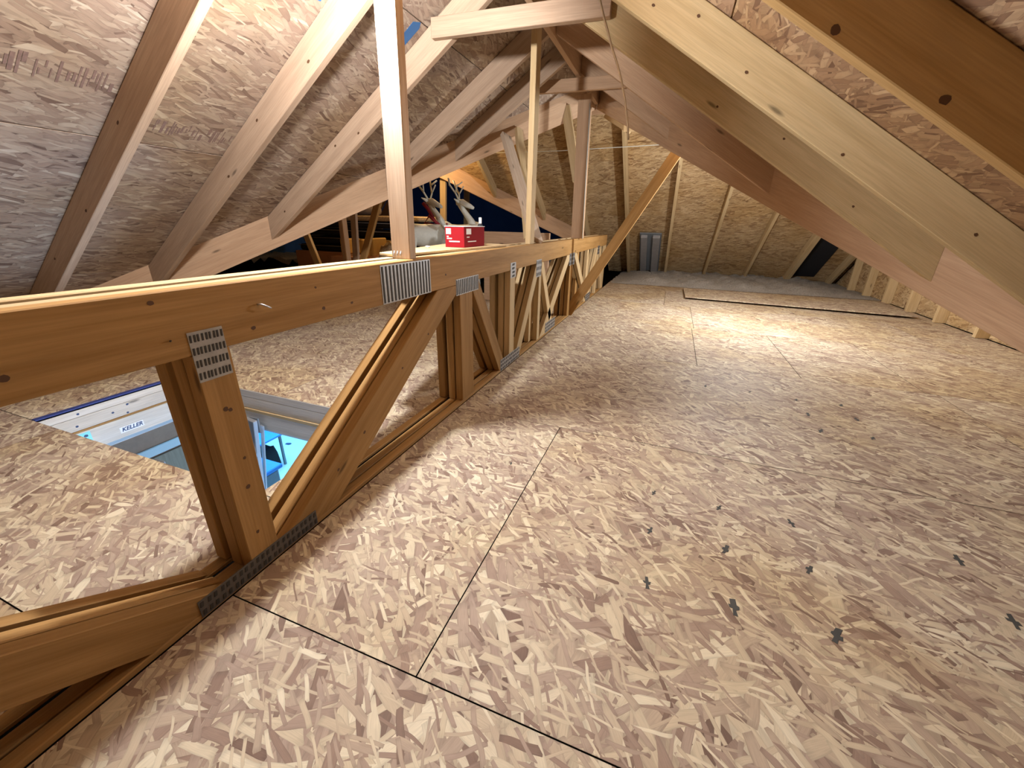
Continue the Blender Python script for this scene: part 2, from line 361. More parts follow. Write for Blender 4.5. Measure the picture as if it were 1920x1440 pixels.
# printed stamps on the left slope
def stamp(y0, y1, xc, h):
    """rows of printed bars on the roof board"""
    bm = bmesh.new(); y = y0; d = V((cs, 0, .667 * cs)); n = V((.667, 0, -1)).normalized()
    while y < y1:
        w = random.choice((.004, .006, .006, .009, .013)); k = random.choice((1, .8, .45, .45, .3)); o = random.uniform(-.5, .5) * (1 - k)
        c = V((xc, y, zl(xc) + RD)) + d * h * o + n * .0005
        a = d * h * k / 2; b = V((0, w / 2, 0))
        add_prism(bm, [c - a - b, c + a - b, c + a + b, c - a + b], n * .0006)
        y += w + random.choice((.004, .007, .010, .018))
    uv_axis(bm, (0, 1, 0)); o = link('printed_stamp', bm, ink_m, ceiling); o['kind'] = 'stuff'; return o
stamp(0.92, 1.27, -2.22, .10); stamp(1.34, 1.83, -2.36, .095)
n = V((.667, 0, -1)).normalized()
for y, x, ly, lx in ((2.375, -1.53, .035, .085), (1.80, -1.57, .025, .06)):
    c = V((x, y, zl(x) + RD)); d = V((cs, 0, .667 * cs))
    prism('blue_patch', [c + d * a * lx + V((0, b * ly, 0)) for a, b in ((-1, -.9), (.8, -1), (1.05, .4), (.7, 1), (-.9, .9))], n * .001, (0, 1, 0), blue_wrap, ceiling, 0)

# ---------------------------------------------------------------- roof behind: far slope, near slopes, gable wall
def pf(x, y): return (x, y, zfar(y) + RD)
bm = bmesh.new()
add_prism(bm, [(-3.9, YB, zfar(YB) + RD + .02), (2.85, YB, zfar(YB) + RD + .02), (2.85, 9.2, zfar(9.2) + RD + .02), (-1.2, 9.2, zfar(9.2) + RD + .02), (-1.2, 8.12, zfar(8.12) + RD + .02), (-3.9, 6.05, zfar(6.05) + RD + .02)], (0, 0, .02))
wb = link('wall_back', bm, dark_under); tag(wb, 'far roof slope closing the attic, boarded in golden OSB', kind='structure')
nF = V((0, .667, 1)).normalized() * .012
VF = [YB] + [YB + .02 + 1.015 * k for k in range(1, 5)]
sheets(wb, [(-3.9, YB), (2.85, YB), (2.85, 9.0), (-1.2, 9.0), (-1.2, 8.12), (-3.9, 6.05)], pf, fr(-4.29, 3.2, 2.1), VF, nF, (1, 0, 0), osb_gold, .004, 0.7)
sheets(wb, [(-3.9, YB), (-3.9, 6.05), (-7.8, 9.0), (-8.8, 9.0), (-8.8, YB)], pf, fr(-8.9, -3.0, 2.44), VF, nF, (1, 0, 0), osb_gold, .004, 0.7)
# near slopes of the roof behind, left and right of the valleys
def zn(y): return ZR - .56 * (PY - y)
def pn(x, y): return (x, y, zn(y) + RD + .05)
bm = bmesh.new()
pr = [(XR, PY), (XR, YB), (2.85, YB), (2.85, .75), (vx_r(1.2) + .02, 1.2)]
plf = [(XR, PY), (vx_l(1.2), 1.2), (-5.0, .75), (-8.8, .75), (-8.8, YB), (XR, YB)]
for q in (pr, plf): add_prism(bm, [pn(*p) for p in [(x + (0.0), y) for x, y in q]], (0, 0, .02))
cb = link('ceiling', bm, osb_gold); tag(cb, 'near slope of the crossing roof behind the valleys', kind='structure')
uvb = bmesh.new(); uvb.from_mesh(cb.data); uv_axis(uvb, (1, 0, 0)); uvb.to_mesh(cb.data); uvb.free()
bm = bmesh.new()
add_prism(bm, [(2.815, .9, -.05), (2.815, 9.2, -.05), (2.815, 9.0, .1), (2.815, YB, zfar(YB) + .2), (2.815, 1.0, .1)], (.03, 0, 0))
wr = link('wall_right', bm, dark_under); tag(wr, 'low gable wall at the right end of the attic with bare studs', kind='structure')
sheets(wr, [(.95, 0.0), (8.9, 0.0), (YB, zfar(YB) + .15)], lambda y, z: (2.80, y, z), fr(.3, 9.6, 2.44), [0, 1.22, 2.44], (.012, 0, 0), (0, 1, 0), osb_gold)
for y in (1.55, 2.2, 2.85, 3.5, 4.15, 4.85, 5.52, 6.13, 6.75, 7.40, 8.0):
    top = min(zn(y) + .1, zfar(y) + .1); box('stud', 2.70, 2.799, y, y + .042, 0.003, top, (0, 0, 1), lum_pale, wr)
bm = bmesh.new(); add_prism(bm, [(-8.82, .5, -.05), (-8.82, 9.2, -.05), (-8.82, YB, 2.5)], (.03, 0, 0)); wl = link('wall_left', bm, navy_wall); tag(wl, 'end wall of the left wing, coloured navy for its darkness', kind='structure')
bm = bmesh.new(); add_box(bm, -9, 2.9, 12.3, 12.34, -.05, 3.2); w2 = link('wall_back', bm, navy_wall); tag(w2, 'wall coloured navy for darkness deep behind the open valley', kind='structure')
bm = bmesh.new(); add_prism(bm, [(-4.5, -1.62, -.05), (2.5, -1.62, -.05), (2.5, -1.62, .1), (XR, -1.62, 2.3), (-4.5, -1.62, .1)], (0, -.03, 0)); wf = link('wall_front', bm, osb_gold); tag(wf, 'gable wall behind the viewer', kind='structure')

# ---------------------------------------------------------------- rafters
def rafter_r(y, x1, mat, label, x0=XR + .02):
    poly = [(x0, y, zr(x0)), (x1, y, zr(x1)), (x1, y, zr(x1) + RD - .002), (x0, y, zr(x0) + RD - .002)]
    return tag(prism('rafter', poly, (0, .040, 0), (1, 0, -.667), mat), label, 'rafter')
def rafter_l(y, x1, mat, label, x0=XR - .02):
    poly = [(x0, y, zl(x0)), (x1, y, zl(x1)), (x1, y, zl(x1) + RD - .002), (x0, y, zl(x0) + RD - .002)]
    return tag(prism('rafter', poly, (0, .040, 0), (1, 0, .667), mat), label, 'rafter')
R1 = rafter_r(1.235, 2.2, lum_brown_shade, 'rafter toned dark brown for its shade, with two big knots at the upper right corner')
R2 = rafter_r(1.878, 1.66, lum_yellow_cast, 'brightest yellow rafter on the right slope, next behind the dark knotty one')
R3 = rafter_r(2.457, vx_r(2.457), lum_yellow_cast, 'yellow rafter on the right with a square cut end on the valley board')
R4 = rafter_r(3.18, vx_r(3.18) + .02, lum_rose, 'brown jack rafter on the right, second to end on the valley board')
R5 = rafter_r(3.976, vx_r(3.976) + .03, lum_rose, 'short brown jack rafter on the right ending above the long leaning brace')
L1 = rafter_l(1.283, -3.95, lum_pink_cast, 'pinkish rafter with pale underside at the far left of the left slope')
L2 = rafter_l(1.845, -3.75, lum_pink_cast, 'long pale rafter on the left slope rising to behind the bright post')
L3 = rafter_l(2.455, vx_l(2.455), lum_pink_cast, 'left rafter whose foot lands on the left valley board near its low end')
L4 = rafter_l(3.17, vx_l(3.17), lum_pink_cast, 'left jack rafter passing just right of the bright post')
L5 = rafter_l(3.66, vx_l(3.66), lum_pink_cast, 'short left jack rafter ending in midair above the orange valley board')
for o, pts in ((R1, ((.252, .018), (.477, .030))), (R2, ((-.036, .113), (-.192, .057), (.149, .061), (.498, .031), (.933, .075))), (R3, ((.098, .055), (.406, .116), (.75, .06)))):
    for x, dz in pts:
        y = o.data.vertices[0].co.y; y = min(v.co.y for v in o.data.vertices)
        big = .011 if o is R1 else .006
        disc('knot', (x, y - .0002, zr(x) + dz), (0, -1, 0), (1, 0, -.667), big, big * .8, knot_m, o)
for o, pts in ((L1, ((-2.3, .1), (-2.75, .05), (-3.2, .1))), (L2, ((-1.5, .1), (-1.75, .06), (-2.15, .11), (-2.45, .05))), (L3, ((-1.7, .1), (-2.0, .05), (-2.2, .12), (-2.75, .08)))):
    for x, dz in pts:
        y = min(v.co.y for v in o.data.vertices)
        disc('knot', (x, y - .0002, zl(x) + dz), (0, -1, 0), (1, 0, .667), .010, .006, knot_m, o)
# valley boards
def valley(side, label, mat):
    s = SR if side > 0 else SL; zf = zr if side > 0 else zl
    def P(y, dz):
        x = XR + side * (PY - y) / s; return V((x, y, zf(x) + dz))
    d = V((side, -s, 0)).normalized(); nrm = V((d.y, -d.x, 0)) * side * -1
    y1 = 1.30
    poly = [P(PY, -.07), P(y1, -.07), P(y1, RD + .01), P(PY, RD + .01)]
    return tag(prism('valley_rafter', poly, nrm * .040, (P(y1, 0) - P(PY, 0)), mat), label, 'rafter')
VR = valley(1, 'long rose brown valley rafter sloping down to the floor at the right', lum_rose)
VL = valley(-1, 'long pinkish valley rafter sloping down left to behind the truss top', lum_rose)
tag(box('ridge_board', XR - .019, XR + .019, -1.55, PY - .02, 2.035, 2.235, (0, 1, 0), lum_rose), 'ridge board running along the peak of the gable roof', 'beam')
tag(box('ridge_board', -8.7, 2.7, YB - .02, YB + .018, 2.06, 2.38, (1, 0, 0), lum_rose), 'ridge board of the crossing roof behind the valleys', 'beam')
# collar ties
tag(beam('collar_tie', (-1.41, 2.432, 1.877), (-.44, 2.432, 1.862), (0, 1, 0), .038, .092, lum_pink_cast), 'pale collar tie with a square left end under the ridge at the top', 'beam')
tag(beam('collar_tie', (-1.30, 3.94, 1.975), (-.54, 3.94, 1.965), (0, 1, 0), .038, .092, lum_rose), 'dark collar tie under the ridge farther back, above the arch of valley rafters', 'beam')
# far slope rafters
def far_rafter(x, label, w=.045, y1=8.9, y0=YB):
    poly = [(x - w / 2, y0, zfar(y0)), (x - w / 2, y1, zfar(y1)), (x - w / 2, y1, zfar(y1) + RD - .002), (x - w / 2, y0, zfar(y0) + RD - .002)]
    return tag(prism('rafter', poly, (w, 0, 0), (0, 1, -.667), lum_pale), label, 'rafter')
far_rafter(-.77, 'thin pale rafter on the far slope behind the leaning brace')
far_rafter(-.07, 'far slope rafter first to the right of the leaning brace')
far_rafter(.625, 'far slope rafter second to the right of the leaning brace')
far_rafter(1.315, 'far slope rafter third to the right of the leaning brace')
far_rafter(1.995, 'far slope rafter along the left edge of the black opening', .08)
far_rafter(2.66, 'far slope rafter at the right beyond the black opening')
far_rafter(-2.89, 'short far rafter crossing the lit orange board patch', .05, 6.80)
far_rafter(-1.47, 'far slope rafter hidden partly by the wide brown post', .045, 7.85)
far_rafter(-2.17, 'far slope rafter behind the two leaning boards', .045, 7.3)
bm = bmesh.new(); add_prism(bm, [pf(2.06, 7.62), pf(2.42, 7.62), pf(2.42, 8.8), pf(2.06, 8.8)], -nF * 1.1); uv_axis(bm, (1, 0, 0))
o = link('black_membrane', bm, black_m); tag(o, 'black membrane strip between two rafters at the low right of the far slope', 'membrane')
# far valley board over the dark opening
def FV(t, dz): return V((-3.9 + 2.7 * t, 6.05 + 2.07 * t, zfar(6.05 + 2.07 * t) + dz))
tag(prism('valley_rafter', [FV(-.02, -.10), FV(1, -.10), FV(1, RD), FV(-.02, RD)], V((-2.07, 2.7, 0)).normalized() * .04, (FV(1, 0) - FV(0, 0)), lum_rose), 'orange brown valley rafter sloping down right over the dark opening', 'rafter')
def FW(t, dz): return V((-3.9 - 2.7 * t, 6.05 + 2.07 * t, zfar(6.05 + 2.07 * t) + dz))
tag(prism('valley_rafter', [FW(-.02, -.10), FW(1.3, -.10), FW(1.3, RD), FW(-.02, RD)], V((2.07, 2.7, 0)).normalized() * .04, (FW(1, 0) - FW(0, 0)), lum_rose), 'valley rafter on the hidden left side of the dark opening', 'rafter')

# ---------------------------------------------------------------- girder truss
FX = -.926
PLY = [(-.964, -.926), (-1.0035, -.9655), (-1.095, -1.057)]
gt = empty('girder_truss', (-1.0, 2.6, 0.0)); tag(gt, 'long low three ply timber girder truss with nail plates running down the attic', 'truss')
WPLY = [(-.964, -.926), (-1.010, -.972), (-1.068, -1.030)]   # webs and bottom chord sit closer together than the top plies
ZT, ZB = .762, .622
for k, (a, b) in enumerate(PLY):
    if k == 0:
        box('top_chord', a, b, -1.4, 1.335, ZB, ZT, (0, 1, 0), lum_orange_shade, gt); box('top_chord', a, b, 1.337, 6.4, ZB, ZT, (0, 1, 0), lum_orange_shade, gt)
    else:
        box('top_chord', a, b, -1.4, 6.4, ZB, ZT - .001 * k, (0, 1, 0), lum_pale, gt)  # paler plies carry the lamplight on the chord top
    box('bottom_chord', *WPLY[k], -1.4, 6.4, -.012, .014 - .002 * k, (0, 1, 0), lum_orange_shade, gt)
def web(y0, z0, y1, z1, w, mat=None, plies=(0, 1, 2), name='web'):
    for k in plies:
        a, b = WPLY[k]; j = random.uniform(-.006, .006) if k else 0
        d = V((0, y1 - y0, z1 - z0)).normalized(); u = V((0, -d.z, d.y)) * w / 2
        p0, p1 = V((a, y0 + j, z0)), V((a, y1 + j, z1))
        def hit(p, z): return p + d * ((z - p.z) / d.z)      # ends cut level against the chords
        lo, hi = min(z0, z1), max(z0, z1)
        poly = [hit(p0 - u, z0), hit(p0 + u, z0), hit(p1 + u, z1), hit(p1 - u, z1)]
        prism(name, poly, (b - a, 0, 0), d, mat or lum_orange_shade, gt, .002)
bz, tz = .0145, .6215
# vertical and diagonal webs, from the nearest on; paler far wood holds lamplight
web(.568, bz, .568, tz, .083); 
web(.38, bz, -.62, tz, .100)                       # diagonal rising towards the camera
web(.72, bz + .0, 1.66, tz, .125)
web(1.815, bz, 1.815, tz, .135)
web(2.31, bz, 1.91, tz, .088)
web(2.468, bz, 2.468, tz, .088, lum_pale)
web(2.58, bz, 3.02, tz, .085, lum_pale)
web(3.02, bz, 3.02, tz, .085, lum_pale, (1, 2)); web(3.075, bz, 3.075, tz, .06, lum_pale, (0,))
web(3.50, bz, 3.11, tz, .075, lum_pale)
web(3.20, bz, 4.02, tz, .10, lum_pale)
web(4.14, bz, 4.14, tz, .12, lum_orange_shade)
web(5.12, bz, 4.30, tz, .085, lum_pale)
web(4.66, bz, 4.66, tz, .085, lum_orange_shade, (1, 2)); web(5.0, bz, 5.0, tz, .085, lum_pale)
web(5.18, bz, 5.64, tz, .085, lum_pale); web(5.72, bz, 5.72, tz, .085, lum_pale); web(6.22, bz, 5.82, tz, .085, lum_pale); web(6.34, bz, 6.34, tz, .09, lum_pale)
# nail plates with punched teeth
def plate(y0, y1, z0, z1, rows, cols, bars=False, mat=steel):
    p = box('nail_plate', FX, FX + .0016, y0, y1, z0, z1, (0, 1, 0), mat, gt, 0)
    bm = bmesh.new()
    if bars:
        st = (y1 - y0) / cols
        for i in range(cols):
            y = y0 + st * (i + .30); w = st * .36
            add_box(bm, FX + .0016, FX + .0030, y, y + w, z0 + .004, z1 - .004)
        link('tooth_rows', bm, steel_dark, p)['kind'] = 'stuff'
    else:
        sy = (y1 - y0) / cols; sz = (z1 - z0) / rows
        for r in range(rows):
            for i in range(cols):
                y = y0 + sy * (i + .25) + random.uniform(-.1, .1) * sy; z = z0 + sz * (r + .22)
                add_prism(bm, [(FX + .0016, y, z), (FX + .0016, y + sy * .42, z), (FX + .0016, y + sy * .55, z + sz * .55), (FX + .0016, y + sy * .12, z + sz * .55)], (.0012, 0, 0))
        link('tooth_slots', bm, steel_dark, p)['kind'] = 'stuff'
    return p
plate(.527, .602, .56, .672, 4, 9)
plate(1.172, 1.490, .622, .755, 1, 15, True)
plate(1.71, 1.955, .572, .648, 1, 13, True)
plate(2.425, 2.52, .575, .668, 4, 1)
plate(2.96, 3.09, .522, .648, 3, 4)
plate(4.03, 4.26, .518, .632, 3, 4)
plate(.387, .745, .003, .052, 2, 22, False, plain('dull_plate', (0.13, 0.115, 0.10), 0.7, 0.3))
plate(2.27, 2.63, .003, .080, 3, 12)
plate(3.28, 3.60, .016, .105, 3, 8)
plate(5.05, 5.35, .004, .09, 3, 8); plate(5.64, 5.80, .53, .64, 3, 4)
for y, z, r in ((.482, .743, .006), (.677, .650, .006), (.903, .658, .006), (.262, .664, .007), (.885, .72, .004), (1.62, .68, .006), (1.02, .655, .005)):
    disc('knot', (FX - .0001, y, z), (1, 0, 0), (0, 1, 0), r, r * .8, knot_m, gt)
for y, z, r in ((.565, .48, .006), (.575, .475, .005), (.568, .26, .006), (.562, .12, .005), (.578, .34, .004)):
    disc('knot', (FX - .0001, y, z), (1, 0, 0), (0, 1, 0), r, r, knot_m, gt)
for y, z, r in ((1.0, .20, .007), (1.25, .36, .006), (.86, .13, .006), (1.45, .45, .006)):
    disc('knot', (FX - .0001, y, z), (1, 0, 0), (0, 1, .6), r, r * .7, knot_m, gt)
tube('bent_nail', [(FX - .01, .70, .703), (FX + .012, .702, .704), (FX + .017, .712, .698), (FX + .016, .722, .692)], .0022, alu, gt)
tube('nail', [(FX - .01, .503, .662), (FX + .006, .492, .665)], .002, steel_dark, gt)

# ---------------------------------------------------------------- posts, braces, cables
pst = beam('post', (-.975, 1.388, ZT), (-.952, 1.388, 2.09), (0, 1, 0), .042, .082, lum_post); tag(pst, 'brightly lit post standing on the near part of the truss', 'post')
for x in (-1.0, -.985, -.97): tube('nail', [(x, 1.355, ZT + .012), (x - .004, 1.369, ZT + .03)], .002, alu, pst)
tag(beam('post', (-.959, 2.885, ZT), (-.959, 2.885, 2.03), (1, 0, 0), .038, .089, lum_pale), 'slim post on the truss rising to the ridge past the collar tie', 'post')
tag(beam('post', (-.945, 4.41, ZT), (-.968, 4.41, 2.02), (0, 1, 0), .04, .125, lum_rose), 'wide brown post near the far end of the truss', 'post')
tag(beam('brace', (-1.545, 3.87, 1.62), (-.945, 3.00, ZT + .02), (.35, .2, 1), .04, .10, lum_post), 'wide greyish brace leaning onto the truss beside the slim post', 'brace')
tag(beam('brace', (-1.53, 4.16, 1.72), (-1.08, 3.22, ZT + .02), (.35, .2, 1), .04, .07, lum_pale), 'narrow brown brace behind the slim post and parallel to the wide one', 'brace')
tag(beam('brace', (-1.20, 4.60, 1.98), (-1.0, 4.455, 1.30), (0, 1, 0), .04, .085, lum_pale), 'short pale brace high up leaning on the wide brown post', 'brace')
tag(beam('brace', (-.955, 4.20, .002), (-.06, 4.243, 1.545), (0, 1, 0), .04, .095, lum_orange_shade), 'long orange brace leaning from the floor up to the right valley rafter', 'brace')
tag(beam('brace', (-.87, 5.05, 1.985), (-.58, 4.9, 1.80), (0, 1, 0), .038, .07, lum_pale), 'small angled brace tucked under the peak at the back', 'brace')
tag(box('gusset_block', -.64, -.42, 4.78, 4.80, 1.77, 1.985, (1, 0, 0), lum_pale), 'pale square gusset block at the peak above the thin far rafter', 'block')
tag(tube('hanging_cable', [(-0.427, 2.025, 1.79), (-0.414, 2.025, 1.723), (-0.391, 2.025, 1.662), (-0.372, 2.025, 1.618), (-0.353, 2.034, 1.57), (-0.326, 2.043, 1.514), (-0.304, 2.052, 1.46), (-0.281, 2.061, 1.386), (-0.26, 2.07, 1.3), (-0.251, 2.07, 1.245)], .0045, cable_m), 'pale cable dangling along the peak from the top edge of the view', 'cable')
tag(tube('cord', [(-.915, 4.385, 1.94), (-.90, 4.375, 1.4), (-.885, 4.37, ZT)], .004, mesh_white), 'thin white cord hanging down the edge of the wide brown post', 'cord')
tag(tube('cord', [(-2.86, 6.0, zfar(6.0) - .004), (-1.6, 6.0, zfar(6.0) - .012), (-.228, 5.98, zfar(5.98) - .004)], .004, mesh_white), 'thin white cord strung level across the far slope', 'cord')

# ---------------------------------------------------------------- far floor: loose board, insulation, vents
lb = empty('loose_board', (1.4, 6.0, 0)); tag(lb, 'loose OSB board lying on battens over the deck before the far insulation', 'board')
prism('panel', [(.25, 5.86, .022), (2.62, 5.66, .022), (2.66, 6.62, .022), (.24, 6.74, .022)], (0, 0, .012), (1, 0, 0), osb_floor, lb, .001)
for y in (6.05, 6.5): prism('batten', [(.3, y, .001), (2.6, y - .18, .001), (2.6, y - .14, .001), (.3, y + .04, .001)], (0, 0, .0205), (1, 0, 0), lum_pale, lb, .001)
def lumps(name, x0, x1, y0, y1, z, amp, nx, ny, mat, edge=None, fade=True):
    bm = bmesh.new(); g = []
    for j in range(ny + 1):
        row = []
        for i in range(nx + 1):
            u, v = i / nx, j / ny; x, y = x0 + (x1 - x0) * u, y0 + (y1 - y0) * v
            e = min(u, v, 1 - u) * 6 if fade else 1
            hgt = z + amp * (math.sin(x * 9 + y * 3) * .3 + math.sin(x * 23 - y * 17) * .25 + random.uniform(-.35, .35)) * 1
            row.append(bm.verts.new((x + random.uniform(-.3, .3) * (x1 - x0) / nx, y + random.uniform(-.3, .3) * (y1 - y0) / ny, max(0.004, hgt * min(1, e)))))
        g.append(row)
    for j in range(ny):
        for i in range(nx): bm.faces.new((g[j][i], g[j][i + 1], g[j + 1][i + 1], g[j + 1][i]))
    bmesh.ops.recalc_face_normals(bm, faces=bm.faces[:])
    return link(name, bm, mat, None, True)
o = lumps('blown_insulation', -.9, 2.79, 7.0, 9.1, .06, .06, 60, 34, insul); tag(o, 'grey blown insulation heaped along the foot of the far slope', 'insulation', kind='stuff')
o = lumps('blown_insulation', -8.6, -1.25, 6.1, 12.0, .12, .10, 60, 50, insul, None, False); tag(o, 'dark insulation bed in the unlit left wing', 'insulation', kind='stuff')
vb = empty('vent_chute', (-.4, 8.2, .3)); tag(vb, 'grey plastic vent chute between rafters low on the far slope', 'vent')
for x0, x1 in ((-.55, -.44), (-.35, -.23)):
    prism('channel', [(x0, 7.75, zfar(7.75) + .05), (x1, 7.75, zfar(7.75) + .05), (x1, 8.75, zfar(8.75) + .05), (x0, 8.75, zfar(8.75) + .05)], (0, .03, .05), (0, 1, 0), vent_m, vb, .006)
prism('backing', [(-.57, 7.74, zfar(7.74) + .11), (-.21, 7.74, zfar(7.74) + .11), (-.21, 8.8, zfar(8.8) + .11), (-.57, 8.8, zfar(8.8) + .11)], (0, .01, .016), (0, 1, 0), grey_m, vb, 0)

# ---------------------------------------------------------------- hatch with ladder and the room below
hx0, hx1, hy0, hy1 = -2.658, -1.232, .785, 1.43
hf = empty('attic_hatch', ((hx0 + hx1) / 2, hy0, -.12)); tag(hf, 'open attic hatch lined with pale boards, glowing blue from the room below', 'hatch')
def hboard(x0, x1, y0, y1, z0, z1, ax, mat=lum_hatch, name='liner_board'): return box(name, x0, x1, y0, y1, z0, z1, ax, mat, hf, .0015)
for z0, z1 in ((-.046, -.002), (-.114, -.048)):
    hboard(hx0 - .018, hx0, hy0, hy1, z0, z1, (0, 1, 0)); hboard(hx0, hx1, hy1, hy1 + .018, z0, z1, (1, 0, 0))
    hboard(hx1, hx1 + .018, hy0, hy1, z0, z1, (0, 1, 0)); hboard(hx0, hx1, hy0 - .018, hy0, z0, z1, (1, 0, 0))
fb = hboard(hx0 - .02, hx0 + .004, hy0, hy1 - .012, -.232, -.125, (0, 1, 0), name='frame_board'); hboard(hx0, hx1, hy1 - .006, hy1 + .018, -.232, -.134, (1, 0, 0), name='frame_board')
hboard(hx1 - .004, hx1 + .02, hy0, hy1, -.232, -.125, (0, 1, 0), name='frame_board'); hboard(hx0, hx1, hy0 - .02, hy0 + .004, -.232, -.125, (1, 0, 0), name='frame_board')
hboard(hx0 - .018, hx0 + .002, hy0, hy1, -.124, -.115, (0, 1, 0), lum_orange_shade, 'gasket_strip'); hboard(hx0, hx1, hy1 - .008, hy1 + .018, -.133, -.116, (1, 0, 0), lum_pale, 'gasket_strip')
hboard(hx0 - .03, hx0, hy0, hy1, -.0115, .003, (0, 1, 0), navy_m, 'edge_tape')
# maker's label
box('label_plate', hx0 + .004, hx0 + .005, 1.060, 1.170, -.205, -.172, (0, 1, 0), white_m, hf, 0)
def text(name, body, size, loc, rot, mat, parent, ext=.0004, shear=0.0):
    c = bpy.data.curves.new(name, 'FONT'); c.body = body; c.size = size; c.extrude = ext; c.align_x = 'CENTER'; c.align_y = 'CENTER'; c.shear = shear; c.offset = .0008
    t = bpy.data.objects.new(name, c); COL.objects.link(t); dg = bpy.context.evaluated_depsgraph_get()
    me = bpy.data.meshes.new_from_object(t.evaluated_get(dg)); bpy.data.objects.remove(t)
    o = bpy.data.objects.new(name, me); COL.objects.link(o); me.materials.append(mat)
    o.parent = parent; o.matrix_parent_inverse = Matrix.Translation(-parent.location)
    o.location = loc; o.rotation_euler = rot; return o
text('lettering', 'KELLER', .030, (hx0 + .0055, 1.115, -.1885), (math.pi / 2, 0, math.pi / 2), ink_blue, hf, shear=.25)
box('warning_sticker', hx0 + .004, hx0 + .005, .80, .945, -.205, -.131, (0, 1, 0), cyan_m, hf, 0)
disc('sticker_mark', (hx0 + .0052, .925, -.150), (1, 0, 0), (0, 1, 0), .009, .007, ink_blue, hf)
for y, z in ((.91, -.09), (1.06, -.08), (1.13, -.06), (1.12, -.105), (.93, -.03), (1.36, -.07)): disc('knot', (hx0 + .0002, y, z), (1, 0, 0), (0, 1, 0), .006, .005, ink_blue, hf)
# folding ladder
ld = empty('attic_ladder', (-2.12, 1.15, -2.4)); tag(ld, 'metal attic ladder hanging from the hatch frame into the room below', 'ladder')
for y in (.90, 1.375):
    beam('rail', (-2.07, y, -.15), (-2.42, y, -2.395), (0, 1, 0), .026, .075, alu, ld)
    box('hinge_bracket', -2.10, -2.03, y + .014, y + .022, -.24, -.145, (0, 0, 1), grey_m, ld)
for k in range(9):
    t = .10 + k * .105; x = -2.07 - .35 * t; z = -.15 - 2.245 * t
    box('rung', x - .04, x + .04, .915, 1.36, z - .012, z + .012, (0, 1, 0), alu, ld)
beam('strut', (-2.02, 1.40, -.19), (-2.16, 1.40, -.80), (0, 1, 0), .01, .022, alu, ld)
# room below
bm = bmesh.new(); add_box(bm, -8.5, 0, -.5, 6.0, -2.44, -2.40); rf = link('floor', bm, room_m); tag(rf, 'pale floor of the room under the hatch', kind='structure')
bm = bmesh.new(); add_box(bm, -8.5, 0, 5.6, 5.64, -2.4, -.06); add_box(bm, -8.5, -8.46, -.5, 6, -2.4, -.06); o = link('wall_back', bm, room_m); tag(o, 'pale wall of the room under the hatch', kind='structure')
bm = bmesh.new(); add_box(bm, -8.5, 0, -.5, hy0 - .02, -.26, -.24); add_box(bm, -8.5, 0, hy1 + .02, 6, -.26, -.24); add_box(bm, -8.5, hx0 - .02, hy0 - .02, hy1 + .02, -.26, -.24); add_box(bm, hx1 + .02, 0, hy0 - .02, hy1 + .02, -.26, -.24)
o = link('ceiling', bm, room_m); tag(o, 'ceiling of the room under the hatch', kind='structure')
cb2 = empty('cupboard', (-4.4, 1.3, -2.4)); tag(cb2, 'brown cupboard with a pale blue shelf edge seen low through the hatch', 'cupboard')
box('body', -4.75, -4.23, .4, 2.3, -2.399, -.265, (0, 1, 0), brown_m, cb2, .01); box('shelf_edge', -4.225, -4.20, .4, 2.3, -1.17, -1.09, (0, 1, 0), white_m, cb2, .004); box('door', -4.225, -4.205, .43, 2.27, -2.36, -1.19, (0, 0, 1), lum_pink_cast, cb2, .004)
bn = empty('storage_bin', (-4.37, 2.8, -2.4)); tag(bn, 'grey storage bin with blue rim in the room below the hatch', 'bin')
bm = bmesh.new(); add_prism(bm, [(-4.58, 2.64, -2.399), (-4.17, 2.64, -2.399), (-4.17, 2.98, -2.399), (-4.58, 2.98, -2.399)], (0, 0, .42), .03); link('body', bm, grey_m, bn)
box('rim', -4.61, -4.14, 2.61, 3.01, -1.985, -1.93, (1, 0, 0), blue_m, bn, .01); tube('wheel', [(-4.25, 2.60, -2.31), (-4.25, 2.635, -2.31)], .085, black_m, bn, 14)
tb = empty('folding_table', (-5.2, 3.4, -2.4)); tag(tb, 'blue topped table behind the bin in the room below the hatch', 'table')
box('top', -5.75, -4.72, 3.18, 3.56, -1.92, -1.89, (1, 0, 0), blue_m, tb, .006)
for x, y in ((-5.7, 3.23), (-4.77, 3.23), (-5.7, 3.51), (-4.77, 3.51)): box('leg', x - .015, x + .015, y - .015, y + .015, -2.399, -1.92, (0, 0, 1), grey_m, tb, .003)
bg = lumps('x', -.16, .16, -.12, .12, .26, .06, 10, 10, black_m); bg.name = 'duffel_bag'
for v in bg.data.vertices: v.co.z = .003 if v.co.z < .06 else v.co.z
bg.location = (-5.0, 3.38, -2.399); tag(bg, 'black bag slumped on the floor under the blue table below the hatch', 'bag')
disc('ring_mark', (-5.2, 3.95, -2.3995), (0, 0, 1), (1, .3, 0), .05, .035, ink_blue, rf)

